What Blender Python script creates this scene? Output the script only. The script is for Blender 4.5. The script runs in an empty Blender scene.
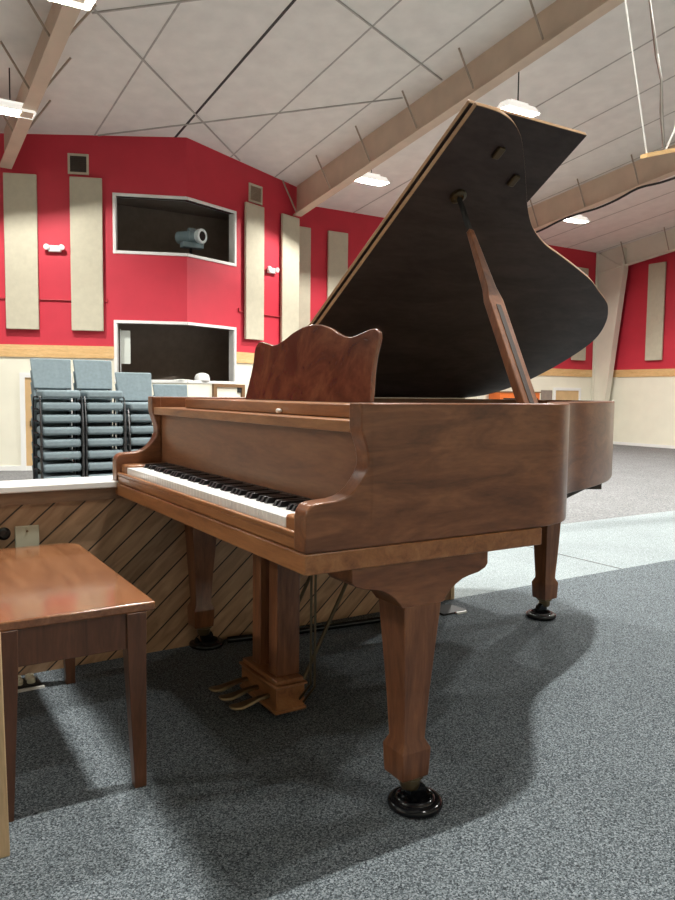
import bpy, bmesh, math, random
from mathutils import Vector, Matrix
random.seed(7)
sc = bpy.context.scene
C = sc.collection
PI = math.pi

# ------------------------------------------------------------------ helpers
def newbm(): return bmesh.new()

def quad_box(bm, pts8, mi=0):
    v = [bm.verts.new(p) for p in pts8]
    for f in ((0,1,2,3),(7,6,5,4),(0,4,5,1),(1,5,6,2),(2,6,7,3),(3,7,4,0)):
        fc = bm.faces.new([v[i] for i in f]); fc.material_index = mi

def box(bm, x0, x1, y0, y1, z0, z1, mi=0):
    quad_box(bm, [(x0,y0,z0),(x1,y0,z0),(x1,y1,z0),(x0,y1,z0),(x0,y0,z1),(x1,y0,z1),(x1,y1,z1),(x0,y1,z1)], mi)

def prism(bm, poly, fn, h0, h1, mi=0, mi_side=None):
    """poly: 2D points; fn(u,v,h)->3D"""
    a = [bm.verts.new(fn(u, v, h0)) for u, v in poly]
    b = [bm.verts.new(fn(u, v, h1)) for u, v in poly]
    f = bm.faces.new(a); f.material_index = mi
    f = bm.faces.new(b[::-1]); f.material_index = mi
    n = len(poly)
    for i in range(n):
        j = (i+1) % n
        f = bm.faces.new([a[j], a[i], b[i], b[j]]); f.material_index = mi if mi_side is None else mi_side

def loft(bm, rings, cap=True, mi=0):
    vs = [[bm.verts.new(p) for p in r] for r in rings]
    n = len(vs[0])
    for k in range(len(vs)-1):
        for i in range(n):
            j = (i+1) % n
            f = bm.faces.new([vs[k][i], vs[k][j], vs[k+1][j], vs[k+1][i]]); f.material_index = mi
    if cap:
        f = bm.faces.new(vs[0][::-1]); f.material_index = mi
        f = bm.faces.new(vs[-1]); f.material_index = mi

def sqring(cx, cy, z, w, w2=None):
    h = w/2; g = (w2 or w)/2
    return [(cx-h,cy-g,z),(cx+h,cy-g,z),(cx+h,cy+g,z),(cx-h,cy+g,z)]

def lathe(bm, prof, c=(0,0,0), n=32, mi=0):
    rings = []
    for r, z in prof:
        rings.append([(c[0]+max(r,1e-4)*math.cos(2*PI*i/n), c[1]+max(r,1e-4)*math.sin(2*PI*i/n), c[2]+z) for i in range(n)])
    loft(bm, rings, True, mi)

def tube(bm, pts, r, n=8, mi=0, cap=True):
    pts = [Vector(p) for p in pts]
    rings = []
    prev = None
    for i, p in enumerate(pts):
        if i == 0: t = pts[1]-p
        elif i == len(pts)-1: t = p-pts[i-1]
        else: t = (pts[i+1]-p).normalized() + (p-pts[i-1]).normalized()
        t.normalize()
        if prev is None:
            ref = Vector((0,0,1)) if abs(t.z) < .9 else Vector((1,0,0))
            u = t.cross(ref).normalized()
        else:
            u = (prev - t*prev.dot(t)).normalized()
        prev = u
        w = t.cross(u)
        rr = r[i] if isinstance(r, (list, tuple)) else r
        rings.append([tuple(p + u*(rr*math.cos(2*PI*k/n)) + w*(rr*math.sin(2*PI*k/n))) for k in range(n)])
    loft(bm, rings, cap, mi)

def catmull(pts, seg=4, closed=False):
    out = []
    n = len(pts)
    for i in range(n if closed else n-1):
        g = lambda k: pts[k % n] if closed else pts[min(max(k,0),n-1)]
        p0, p1, p2, p3 = g(i-1), g(i), g(i+1), g(i+2)
        for s in range(seg):
            t = s/seg
            out.append(tuple(.5*((2*p1[d]) + (-p0[d]+p2[d])*t + (2*p0[d]-5*p1[d]+4*p2[d]-p3[d])*t*t + (-p0[d]+3*p1[d]-3*p2[d]+p3[d])*t**3) for d in range(len(p1))))
    if not closed: out.append(tuple(pts[-1]))
    return out

def obj(name, bm, mats, parent=None, smooth=None, bevel=None, bseg=2):
    bmesh.ops.recalc_face_normals(bm, faces=bm.faces[:])
    me = bpy.data.meshes.new(name); bm.to_mesh(me); bm.free()
    for m in (mats if isinstance(mats, (list, tuple)) else [mats]): me.materials.append(m)
    o = bpy.data.objects.new(name, me); C.objects.link(o)
    if parent: o.parent = parent
    if bevel:
        md = o.modifiers.new('bevel', 'BEVEL'); md.width = bevel; md.segments = bseg; md.limit_method = 'ANGLE'; md.angle_limit = math.radians(35)
        smooth = smooth or 40
    if smooth:
        for p in me.polygons: p.use_smooth = True
        me.set_sharp_from_angle(angle=math.radians(smooth))
    return o

def tag(o, label, cat, group=None):
    o['label'] = label; o['category'] = cat
    if group: o['group'] = group
    return o

def thing(name, label, cat, M=None, group=None):
    o = bpy.data.objects.new(name, None); C.objects.link(o)
    o.empty_display_size = .1
    if M is not None: o.matrix_world = M
    return tag(o, label, cat, group)

def struct(name, bm, mats, M=None, **k):
    o = obj(name, bm, mats, **k)
    if M is not None: o.matrix_world = M
    o['kind'] = 'structure'
    return o

def dup(root, M, label=None):
    r = root.copy(); C.objects.link(r); r.matrix_world = M
    if label: r['label'] = label
    for ch in list(root.children):
        c = ch.copy(); C.objects.link(c); c.parent = r
        for g in list(ch.children):
            d = g.copy(); C.objects.link(d); d.parent = c
    return r

# ------------------------------------------------------------------ materials
def mat(name):
    m = bpy.data.materials.new(name); m.use_nodes = True
    nt = m.node_tree; b = nt.nodes['Principled BSDF']
    return m, nt, b

def N(nt, t, **k):
    n = nt.nodes.new(t)
    for a, v in k.items(): setattr(n, a, v)
    return n

def ramp(nt, stops):
    r = N(nt, 'ShaderNodeValToRGB'); e = r.color_ramp.elements
    while len(e) < len(stops): e.new(.5)
    for el, (p, c) in zip(e, stops): el.position = p; el.color = (*c, 1)
    return r

def coords(nt, scale=(1,1,1), rot=(0,0,0)):
    tc = N(nt, 'ShaderNodeTexCoord'); mp = N(nt, 'ShaderNodeMapping')
    mp.inputs['Scale'].default_value = scale; mp.inputs['Rotation'].default_value = rot
    nt.links.new(tc.outputs['Object'], mp.inputs['Vector'])
    return mp.outputs['Vector']

def plain(name, col, rough=.5, metal=0, var=.12, vs=6, bump=0, bs=200, spec=.5, coat=0):
    m, nt, b = mat(name)
    v = coords(nt)
    n = N(nt, 'ShaderNodeTexNoise'); n.inputs['Scale'].default_value = vs; n.inputs['Detail'].default_value = 3
    nt.links.new(v, n.inputs['Vector'])
    r = ramp(nt, [(.3, tuple(c*(1-var) for c in col)), (.7, tuple(min(1,c*(1+var)) for c in col))])
    nt.links.new(n.outputs['Fac'], r.inputs['Fac']); nt.links.new(r.outputs['Color'], b.inputs['Base Color'])
    b.inputs['Roughness'].default_value = rough; b.inputs['Metallic'].default_value = metal
    b.inputs['Specular IOR Level'].default_value = spec; b.inputs['Coat Weight'].default_value = coat; b.inputs['Coat Roughness'].default_value = .12
    if bump:
        n2 = N(nt, 'ShaderNodeTexNoise'); n2.inputs['Scale'].default_value = bs; n2.inputs['Detail'].default_value = 2
        nt.links.new(v, n2.inputs['Vector'])
        bp = N(nt, 'ShaderNodeBump'); bp.inputs['Strength'].default_value = bump; bp.inputs['Distance'].default_value = .003
        nt.links.new(n2.outputs['Fac'], bp.inputs['Height']); nt.links.new(bp.outputs['Normal'], b.inputs['Normal'])
    return m

def wood(name, dark, mid, light, scale, rough=.28, spec=.5, coat=0.0, dist=1.2):
    """scale: small along the grain, large across it"""
    m, nt, b = mat(name)
    v = coords(nt, scale)
    n = N(nt, 'ShaderNodeTexNoise'); n.inputs['Scale'].default_value = 1.6; n.inputs['Detail'].default_value = 8; n.inputs['Roughness'].default_value = .62; n.inputs['Distortion'].default_value = dist
    nt.links.new(v, n.inputs['Vector'])
    r = ramp(nt, [(.28, dark), (.5, mid), (.74, light)])
    nt.links.new(n.outputs['Fac'], r.inputs['Fac'])
    n2 = N(nt, 'ShaderNodeTexNoise'); n2.inputs['Scale'].default_value = 14; n2.inputs['Detail'].default_value = 4
    nt.links.new(v, n2.inputs['Vector'])
    mx = N(nt, 'ShaderNodeMix', data_type='RGBA', blend_type='MULTIPLY'); mx.inputs['Factor'].default_value = .45
    r2 = ramp(nt, [(.3, (.62,.62,.62)), (.6, (1,1,1))])
    nt.links.new(n2.outputs['Fac'], r2.inputs['Fac'])
    nt.links.new(r.outputs['Color'], mx.inputs['A']); nt.links.new(r2.outputs['Color'], mx.inputs['B'])
    nt.links.new(mx.outputs['Result'], b.inputs['Base Color'])
    b.inputs['Roughness'].default_value = rough; b.inputs['Specular IOR Level'].default_value = spec
    b.inputs['Coat Weight'].default_value = coat; b.inputs['Coat Roughness'].default_value = .1
    return m

WD, WM, WL = (.1,.034,.014), (.19,.071,.03), (.29,.12,.052)
M_wt = wood('walnut_grain_along_depth', WD, WM, WL, (9, 2.2, 11), rough=.3)
M_wx = wood('walnut_grain_along_width', (.18,.066,.023), (.31,.125,.045), (.42,.19,.075), (2.0, 11, 13), rough=.3)  # walnut lightened in place of stronger light from the left
M_wz = wood('walnut_grain_upright', WD, WM, WL, (16, 16, 2.0), rough=.3)
M_edge = wood('lit_walnut_lid_edge', (.3,.17,.085), (.42,.25,.13), (.52,.33,.18), (3,3,9), rough=.3)  # same walnut, lightened for the light the lid edges catch
M_desk = wood('walnut_desk_veneer', (.06,.02,.011), (.14,.052,.027), (.23,.095,.045), (4, 9, 3), rough=.22, coat=.5, dist=1.3)
M_fall = wood('walnut_fallboard', (.13,.046,.022), (.2,.08,.036), (.25,.11,.052), (1.6, 8, 9), rough=.32)
M_under = wood('dark_underside_and_shaded_flap', (.04,.03,.03), (.06,.046,.045), (.085,.065,.062), (3, 1.5, 8), rough=.62, spec=.25)  # dark lid underside; on the walnut flap this colour stands in for shade
M_bench = wood('bench_mahogany', (.17,.062,.026), (.25,.1,.042), (.33,.145,.065), (2.0, 13, 13), rough=.18, coat=.6)
M_benchleg = wood('bench_leg_mahogany', (.07,.027,.014), (.115,.046,.023), (.16,.066,.035), (13, 13, 2.0), rough=.3)
M_pine = wood('pine_rail', (.62,.36,.14), (.74,.47,.21), (.82,.56,.28), (1.2, 6, 10), rough=.5)
M_tan = wood('pale_wood_board', (.55,.37,.2), (.64,.45,.26), (.7,.51,.31), (9, 9, 1.2), rough=.5)
M_white_key = plain('ivory_key', (.86,.86,.84), .22, var=.02, coat=.3)
M_black_key = plain('ebony_key', (.012,.012,.014), .3, var=.2)
M_black = plain('black_gloss', (.006,.0065,.008), .15, var=.2, spec=.35)
M_blackm = plain('black_matte', (.012,.012,.012), .6, var=.2)
M_brass = plain('tarnished_brass', (.22,.16,.09), .32, metal=.9, var=.25, vs=30)
M_rod = plain('dull_brass_rod', (.1,.075,.045), .4, metal=.8, var=.2)
M_hinge = plain('hinge_brass', (.55,.5,.42), .3, metal=.9, var=.15, vs=30)
M_gold = plain('gold_iron_plate', (.34,.22,.08), .4, metal=.5, var=.1)
M_sound = wood('soundboard_spruce', (.4,.25,.11), (.5,.33,.16), (.56,.4,.2), (10, 1, 10), rough=.4)
M_steel = plain('string_steel', (.5,.48,.45), .3, metal=1, var=.1)
M_felt = plain('dark_inner_rim', (.03,.016,.01), .5)

def carpet(name, d, m_, l, scale=150, big=.12):
    m, nt, b = mat(name)
    v = coords(nt)
    vo = N(nt, 'ShaderNodeTexVoronoi'); vo.inputs['Scale'].default_value = scale
    nt.links.new(v, vo.inputs['Vector'])
    sx = N(nt, 'ShaderNodeSeparateColor'); nt.links.new(vo.outputs['Color'], sx.inputs['Color'])
    n = N(nt, 'ShaderNodeTexNoise'); n.inputs['Scale'].default_value = scale*.45; n.inputs['Detail'].default_value = 2
    nt.links.new(v, n.inputs['Vector'])
    ad = N(nt, 'ShaderNodeMix', data_type='FLOAT'); ad.inputs['Factor'].default_value = .5
    nt.links.new(sx.outputs['Red'], ad.inputs['A']); nt.links.new(n.outputs['Fac'], ad.inputs['B'])
    r = ramp(nt, [(.22, d), (.5, m_), (.78, l)])
    nt.links.new(ad.outputs['Result'], r.inputs['Fac'])
    n2 = N(nt, 'ShaderNodeTexNoise'); n2.inputs['Scale'].default_value = 1.7; n2.inputs['Detail'].default_value = 4
    nt.links.new(v, n2.inputs['Vector'])
    r2 = ramp(nt, [(.3, (1-big,)*3), (.7, (1,1,1))]); nt.links.new(n2.outputs['Fac'], r2.inputs['Fac'])
    mx = N(nt, 'ShaderNodeMix', data_type='RGBA', blend_type='MULTIPLY'); mx.inputs['Factor'].default_value = 1
    nt.links.new(r.outputs['Color'], mx.inputs['A']); nt.links.new(r2.outputs['Color'], mx.inputs['B'])
    nt.links.new(mx.outputs['Result'], b.inputs['Base Color'])
    b.inputs['Roughness'].default_value = .95; b.inputs['Specular IOR Level'].default_value = .1
    return m
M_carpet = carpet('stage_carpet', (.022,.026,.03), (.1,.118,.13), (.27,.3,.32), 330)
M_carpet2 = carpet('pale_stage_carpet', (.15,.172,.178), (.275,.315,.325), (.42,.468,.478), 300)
M_carpet3 = carpet('hall_carpet', (.11,.112,.114), (.185,.188,.19), (.27,.273,.275), 60)

M_red = plain('red_wall_paint', (.55,.026,.05), .6, var=.05, vs=2, bump=.15, bs=60)
M_cream = plain('cream_wall_paint', (.82,.79,.66), .6, var=.03, vs=2, bump=.12, bs=60)
M_white = plain('white_trim_paint', (.82,.82,.8), .4, var=.02)
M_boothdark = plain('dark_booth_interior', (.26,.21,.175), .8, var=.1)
M_ceil = plain('ceiling_insulation_vinyl', (.8,.775,.735), .75, var=.05, vs=3, bump=.35, bs=14)
M_seam = plain('ceiling_seam_tape', (.43,.41,.38), .6, var=.1)
M_seamdark = plain('ceiling_seam_dark', (.035,.035,.035), .6, var=.1)
M_beam = plain('tan_primed_steel', (.6,.47,.36), .55, var=.08, vs=2)
M_brace = plain('grey_brace_steel', (.36,.29,.23), .55, var=.08)
M_beamw = plain('cream_steel_column', (.72,.68,.58), .55, var=.04, vs=2)
M_panel = plain('tan_acoustic_fabric', (.52,.48,.37), .9, var=.05, vs=8, bump=.3, bs=260)
M_fabric = plain('slate_blue_upholstery', (.2,.255,.28), .85, var=.1, vs=30, bump=.3, bs=400)
M_frame = plain('black_steel_tube', (.02,.02,.022), .35, var=.2, spec=.6)
M_steelgrey = plain('teal_grey_housing', (.16,.22,.235), .4, var=.1)
M_lens = plain('lens_ring_white', (.5,.56,.56), .3, var=.02)
M_plate = plain('beige_cover_plate', (.5,.47,.35), .4, var=.03)
M_ivory = plain('cream_outlet_plastic', (.8,.76,.6), .4, var=.02)
M_grille = plain('dark_grille', (.07,.055,.045), .6, var=.3, vs=60)
M_grille2 = plain('tan_grille', (.33,.25,.18), .6, var=.2, vs=60)
M_doorwood = plain('tan_door_wood', (.6,.4,.2), .45, var=.08, vs=4)
M_orange = plain('orange_board', (.75,.17,.03), .5, var=.05)
M_paper = plain('pale_paper', (.62,.65,.6), .7, var=.02)

M_brownframe = plain('brown_wood_frame', (.2,.11,.05), .4, var=.1)
M_rope = plain('pale_rope', (.72,.7,.66), .6, var=.08)
M_red_conduit = plain('red_painted_conduit', (.4,.02,.03), .5, var=.05)

def emis(name, col, s):
    m, nt, b = mat(name)
    b.inputs['Base Color'].default_value = (*col,1)
    b.inputs['Emission Color'].default_value = (*col,1); b.inputs['Emission Strength'].default_value = s
    return m
M_hood = emis('lit_translucent_hood', (.9,.88,.82), .62)
M_tube = emis('lit_fluorescent_tube', (1,.98,.93), 14)

def planks(name):
    m, nt, b = mat(name)
    tc = N(nt, 'ShaderNodeTexCoord'); sp = N(nt, 'ShaderNodeSeparateXYZ')
    nt.links.new(tc.outputs['Object'], sp.inputs['Vector'])
    def mth(op, a, b_=None, c=None):
        n = N(nt, 'ShaderNodeMath', operation=op)
        for i, x in enumerate((a, b_, c)):
            if x is None: continue
            if isinstance(x, (int, float)): n.inputs[i].default_value = x
            else: nt.links.new(x, n.inputs[i])
        return n.outputs[0]
    X, Z = sp.outputs['X'], sp.outputs['Z']
    across = mth('DIVIDE', mth('SUBTRACT', X, mth('MULTIPLY', Z, 1.12)), .108)   # plank index
    along = mth('ADD', X, Z)
    idx = mth('FLOOR', across); fr = mth('FRACT', across)
    groove = mth('LESS_THAN', mth('ABSOLUTE', mth('SUBTRACT', fr, .5)), .462)   # 1 on plank, 0 in groove
    hl = mth('LESS_THAN', fr, .085)
    cv = N(nt, 'ShaderNodeCombineXYZ')
    nt.links.new(mth('MULTIPLY', across, 1.1), cv.inputs[0]); nt.links.new(mth('MULTIPLY', along, 2.2), cv.inputs[1]); nt.links.new(idx, cv.inputs[2])
    n = N(nt, 'ShaderNodeTexNoise'); n.inputs['Scale'].default_value = 2.2; n.inputs['Detail'].default_value = 6; n.inputs['Distortion'].default_value = .8
    nt.links.new(cv.outputs[0], n.inputs['Vector'])
    r = ramp(nt, [(.3, (.34,.195,.105)), (.55, (.48,.29,.165)), (.75, (.58,.37,.22))]); nt.links.new(n.outputs['Fac'], r.inputs['Fac'])
    wn = N(nt, 'ShaderNodeTexWhiteNoise', noise_dimensions='1D'); nt.links.new(idx, wn.inputs['W'])
    mr = N(nt, 'ShaderNodeMapRange'); mr.inputs['To Min'].default_value = .72; mr.inputs['To Max'].default_value = 1.15
    nt.links.new(wn.outputs['Value'], mr.inputs['Value'])
    vm = N(nt, 'ShaderNodeVectorMath', operation='SCALE'); nt.links.new(r.outputs['Color'], vm.inputs[0]); nt.links.new(mr.outputs[0], vm.inputs['Scale'])
    # knots
    vo = N(nt, 'ShaderNodeTexVoronoi'); vo.inputs['Scale'].default_value = 1.0
    cv2 = N(nt, 'ShaderNodeCombineXYZ'); nt.links.new(across, cv2.inputs[0]); nt.links.new(mth('MULTIPLY', along, 3.5), cv2.inputs[1])
    nt.links.new(cv2.outputs[0], vo.inputs['Vector'])
    kn = N(nt, 'ShaderNodeMapRange'); kn.inputs['From Min'].default_value = .05; kn.inputs['From Max'].default_value = .14; kn.inputs['To Min'].default_value = .55
    nt.links.new(vo.outputs['Distance'], kn.inputs['Value'])
    vk = N(nt, 'ShaderNodeVectorMath', operation='SCALE'); nt.links.new(vm.outputs[0], vk.inputs[0]); nt.links.new(kn.outputs[0], vk.inputs['Scale'])
    mx = N(nt, 'ShaderNodeMix', data_type='RGBA'); mx.inputs['A'].default_value = (.025,.014,.008,1)
    nt.links.new(groove, mx.inputs['Factor']); nt.links.new(vk.outputs[0], mx.inputs['B'])
    nt.links.new(mx.outputs['Result'], b.inputs['Base Color'])
    b.inputs['Roughness'].default_value = .45
    bp = N(nt, 'ShaderNodeBump'); bp.inputs['Strength'].default_value = .8; bp.inputs['Distance'].default_value = .006
    nt.links.new(groove, bp.inputs['Height']); nt.links.new(bp.outputs['Normal'], b.inputs['Normal'])
    return m
M_planks = planks('diagonal_cedar_planks')
M_frieze = wood('brown_frieze_board', (.19,.11,.065), (.24,.14,.08), (.29,.17,.1), (1.5, 9, 12), rough=.4)

# ------------------------------------------------------------------ frames of reference
HE = math.radians(57.7)
E = Vector((math.sin(HE), math.cos(HE), 0)); D = Vector((-math.cos(HE), math.sin(HE), 0))
def frame(xdir, origin=(0,0,0)):
    x = Vector(xdir).normalized(); z = Vector((0,0,1)); y = z.cross(x)
    m = Matrix((x, y, z)).transposed().to_4x4(); m.translation = Vector(origin)
    return m
ROOM = frame(E)                                   # x = along the far wall (e), y = towards it (d)
def RM(e, d, z): return ROOM @ Matrix.Translation((e, d, z))
ZH = -.70                                         # hall floor (the stage is z = 0)
def zc(d): return 8.322 - .121*d                  # ceiling height
DF = 18.22                                        # far wall
EW = 22.85                                        # end wall

# ------------------------------------------------------------------ room shell
bm = newbm(); box(bm, -15, 25, 4.04, 19, ZH-.1, ZH); struct('floor', bm, M_carpet3, ROOM)
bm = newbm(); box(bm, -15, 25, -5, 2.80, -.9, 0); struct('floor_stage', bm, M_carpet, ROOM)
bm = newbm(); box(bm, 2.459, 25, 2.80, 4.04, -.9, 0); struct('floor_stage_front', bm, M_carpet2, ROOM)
bm = newbm(); box(bm, 3.752, 3.762, 2.80, 4.04, 0, .0012); struct('trim_1', bm, M_blackm, ROOM)
bm = newbm()
quad_box(bm, [(-15,-5,zc(-5)),(25,-5,zc(-5)),(25,19,zc(19)),(-15,19,zc(19)),(-15,-5,zc(-5)+.2),(25,-5,zc(-5)+.2),(25,19,zc(19)+.2),(-15,19,zc(19)+.2)])
struct('ceiling', bm, M_ceil, ROOM)
# seams of the ceiling insulation
def ceil_strip(name, p, q, w, m, drop=.006):
    bm = newbm(); a = Vector(p); b = Vector(q); t = (b-a).normalized(); n = Vector((-t.y, t.x, 0))*w/2
    pts = []
    for k in (0, -drop):
        for P in (a-n, b-n, b+n, a+n): pts.append((P.x, P.y, zc(P.y)+k-.001))
    quad_box(bm, pts); return struct(name, bm, m, ROOM)
k = 2
for e in (-4.8,-3.3,-1.8,-.3,1.2,2.75,4.3,5.83,7.3,8.75,10.35,11.95,13.47,14.85,16.3,17.8,19.3,20.8,22.3):
    dark = abs(e-5.83) < .01
    ceil_strip('trim_%d' % k, (e,-4.9,0), (e,18.2,0), .05 if dark else .032, M_seamdark if dark else M_seam); k += 1
for p, q in (((3.0,12.0,0),(7.56,16.31,0)), ((4.36,16.4,0),(9.2,12.3,0)), ((3.2,12.3,0),(9.2,7.5,0)), ((3.2,9.1,0),(9.45,11.42,0))):
    ceil_strip('trim_%d' % k, p, q, .03, M_seam, .02); k += 1

# far wall, end wall, unseen back walls that close the room
def banded(name, x0, x1, M, top):
    bm = newbm()
    box(bm, x0, x1, 0, .15, ZH, 1.72, 0); box(bm, x0, x1, 0, .15, 1.72, top, 1)
    return struct(name, bm, [M_cream, M_red], M)
def rail(name, x0, x1, M):
    bm = newbm(); box(bm, x0, x1, -.03, 0, 1.70, 1.955); return struct(name, bm, M_pine, M)
def base(name, x0, x1, M):
    bm = newbm(); box(bm, x0, x1, -.02, 0, ZH, ZH+.1); return struct(name, bm, M_white, M)
MF = RM(0, DF, 0)
banded('wall_far', 8, EW, MF, 6.3); rail('trim_40', 8, EW, MF); base('baseboard_far', 8, EW, MF)
ME = ROOM @ Matrix.Translation((EW, DF, 0)) @ Matrix.Rotation(-PI/2, 4, 'Z')      # x runs back towards the stage
banded('wall_end', 0, 23, ME, 9); rail('trim_41', 0, 23, ME); base('baseboard_end', 0, 23, ME)
bm = newbm(); box(bm, -15, EW, -5.1, -4.95, 0, 9.2); struct('wall_rear', bm, M_cream, ROOM)
bm = newbm(); box(bm, -15.1, -14.9, -5, 19, ZH, 9.2); struct('wall_side', bm, M_cream, ROOM)
banded('wall_beyond', -15, 2.6, MF, 7); rail('trim_44', -15, -1.2, MF)

# the pointed booth front: two wall faces meeting at a fold
FOLD = Vector((-3.2957, 16.5332, 0))
hl, hr = math.radians(80), math.radians(35)
LW = Vector((math.sin(hl), math.cos(hl), 0)); RW = Vector((math.sin(hr), math.cos(hr), 0))
ML = frame(LW, FOLD); MR = frame(RW, FOLD)           # +y of both points into the booth
def booth(side, M, x0, x1, w0, w1):
    bm = newbm()
    a, b = (x0, w1) if side == 'right' else (w0, x1)
    def seg(xa, xb, z0, z1, mi): box(bm, xa, xb, 0, .14, z0, z1, mi)
    seg(x0, x1, ZH, 1.26, 0)
    for xa, xb in (((w1, x1),) if side == 'right' else ((x0, w0),)):
        seg(xa, xb, 1.26, 1.72, 0); seg(xa, xb, 1.72, 2.455, 1); seg(xa, xb, 3.985, 5.115, 1)
    seg(x0, x1, 2.455, 3.985, 1); seg(x0, x1, 5.115, 6.7, 1)
    struct('wall_booth_'+side, bm, [M_cream, M_red], M)
booth('left', ML, -6.2, 0, -1.475, 0)
booth('right', MR, 0, 3.86, 0, 1.475)
rail('trim_42', -6.2, -1.54, ML); rail('trim_43', 1.54, 3.86, MR)
base('baseboard_booth_left', -6.2, 0, ML); base('baseboard_booth_right', 0, 3.86, MR)
PE = FOLD + RW*3.86
bm = newbm(); box(bm, -.14, 0, 0, 1.2, ZH, 1.72, 0); box(bm, -.14, 0, 0, 1.2, 1.72, 6.5, 1)
struct('wall_booth_return', bm, [M_cream, M_red], frame(E, PE))
# booth inside: dark rear wall, floors and side walls
MB = frame(E, FOLD)
bm = newbm()
plan = [(-2.1,1.12),(0,.24),(2.1,1.12),(2.1,2.1),(-2.1,2.1)]
for z0, z1 in ((.5, 2.66), (3.2, 5.32)):
    prism(bm, plan, lambda u, v, h: (u, v, h), z0-.04, z0); prism(bm, plan, lambda u, v, h: (u, v, h), z1, z1+.04)
    for (xa, ya), (xb, yb) in ((plan[1+1], plan[3]), (plan[3], plan[4]), (plan[4], plan[0])):
        quad_box(bm, [(xa,ya,z0),(xb,yb,z0),(xb+.03,yb+.03,z0),(xa+.03,ya+.03,z0),(xa,ya,z1),(xb,yb,z1),(xb+.03,yb+.03,z1),(xa+.03,ya+.03,z1)])
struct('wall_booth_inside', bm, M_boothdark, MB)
# window frames (each wraps the fold)
def bwin(name, z0, z1):
    w = .065
    for i, (M, s) in enumerate(((ML, -1), (MR, 1))):
        bm = newbm()
        xo = 1.475*s
        def bx(xa, xb, za, zb, y0=-.025, y1=.16): box(bm, min(xa,xb), max(xa,xb), y0, y1, za, zb)
        bx(0, xo+w*s, z1, z1+w); bx(0, xo+w*s, z0-w, z0); bx(xo, xo+w*s, z0, z1)
        bx(xo-.012*s, xo, z0, z1, 0, .15)
        struct('%s_%d' % (name, i+1), bm, M_white, M, bevel=.006)
bwin('window_1', 3.985, 5.115); bwin('window_2', 1.26, 2.455)

# doors
def door(name, M, x0, x1, top, mm):
    bm = newbm(); w = .1
    box(bm, x0-w, x0, -.04, 0, ZH, top+w); box(bm, x1, x1+w, -.04, 0, ZH, top+w); box(bm, x0, x1, -.04, 0, top, top+w)
    fr = struct(name, bm, M_white, M)
    bm = newbm(); box(bm, x0, x1, -.015, 0, ZH, top); lf = obj('door_leaf', bm, mm, fr)
    bm = newbm(); tube(bm, [(x0+.1,-.05,ZH+1.0),(x0+.2,-.05,ZH+1.0)], .015); box(bm, x0+.09, x0+.12, -.06, -.015, ZH+.94, ZH+1.06); obj('door_handle', bm, M_brass, lf)
door('door_1', ML, -3.36, -2.5, 1.27, M_doorwood)
door('door_2', MF, 20.45, 21.65, 1.2, M_doorwood)
bm = newbm(); box(bm, 19.75, 20.3, -.02, 0, ZH, 1.2); struct('door_3', bm, M_boothdark, MF)

# roof frames: tapered rafters with flanges, braces and columns
def rafter(n, e, wallend=DF-.1, m=None):
    bm = newbm()
    d0, d1 = -4.9, wallend
    dep = lambda d: .72 - .30*max(0, min(1, (17-d)/13))
    def slab(ea, eb, dz0, dz1):
        a0, a1 = (dep(d0), dep(d1))
        f = lambda x, a: -a if x is None else (-a-.025 if x == 'b' else x)
        quad_box(bm, [(ea,d0,zc(d0)+f(dz0,a0)),(eb,d0,zc(d0)+f(dz0,a0)),(eb,d1,zc(d1)+f(dz0,a1)),(ea,d1,zc(d1)+f(dz0,a1)),(ea,d0,zc(d0)+f(dz1,a0)),(eb,d0,zc(d0)+f(dz1,a0)),(eb,d1,zc(d1)+f(dz1,a1)),(ea,d1,zc(d1)+f(dz1,a1))])
    slab(e-.012, e+.012, None, .0); slab(e-.12, e+.12, 'b', None)
    r = struct('trim_%d' % n, bm, m or M_beam, ROOM)
    for i in range(10):                                  # flange braces
        d = 17.0 - i*1.62
        if d < 3: break
        for s in (-1, 1):
            if s > 0 and d > 16: continue
            bm = newbm()
            tube(bm, [(e+s*.1, d, zc(d)-dep(d)), (e+s*.55, d-.1, zc(d)-.02)], .02, 5)
            obj('flange_brace', bm, M_brace, r)
    return r
rafter(50, 2.64, 17.0); rafter(51, 9.54, 17.15); rafter(52, 16.45); rafter(53, 22.5, m=M_beamw)
def column(n, e):
    bm = newbm(); d1 = DF-.02; zt = zc(DF)
    def sl(e0, e1, dk0, dk1, dk2, dk3):
        quad_box(bm, [(e0,d1-dk1,ZH),(e1,d1-dk1,ZH),(e1,d1-dk0,ZH),(e0,d1-dk0,ZH),(e0,d1-dk3,zt-.72),(e1,d1-dk3,zt-.72),(e1,d1-dk2,zt-.0),(e0,d1-dk2,zt-.0)])
    sl(e-.012, e+.012, 0, .38, 0, 1.15); sl(e-.13, e+.13, .36, .39, 1.13, 1.16); sl(e-.13, e+.13, 0, .02, 0, .02)
    return struct('trim_%d' % n, bm, M_beamw, ROOM)
column(60, 16.4); column(61, 22.45)

# half wall at the stage edge
MH = RM(0, 2.80, 0)
bm = newbm(); box(bm, -8, 2.455, 0, .13, -.7, .615); struct('wall_half', bm, M_planks, MH)
bm = newbm(); box(bm, -8, 2.455, -.012, .142, .612, .658); struct('trim_70', bm, M_frieze, MH)
bm = newbm(); box(bm, -8, 2.475, -.03, .16, .656, .68); struct('trim_71', bm, M_white, MH, bevel=.004)
bm = newbm(); box(bm, 2.44, 2.462, -.006, .136, 0, .655); struct('trim_72', bm, M_tan, MH)

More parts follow.
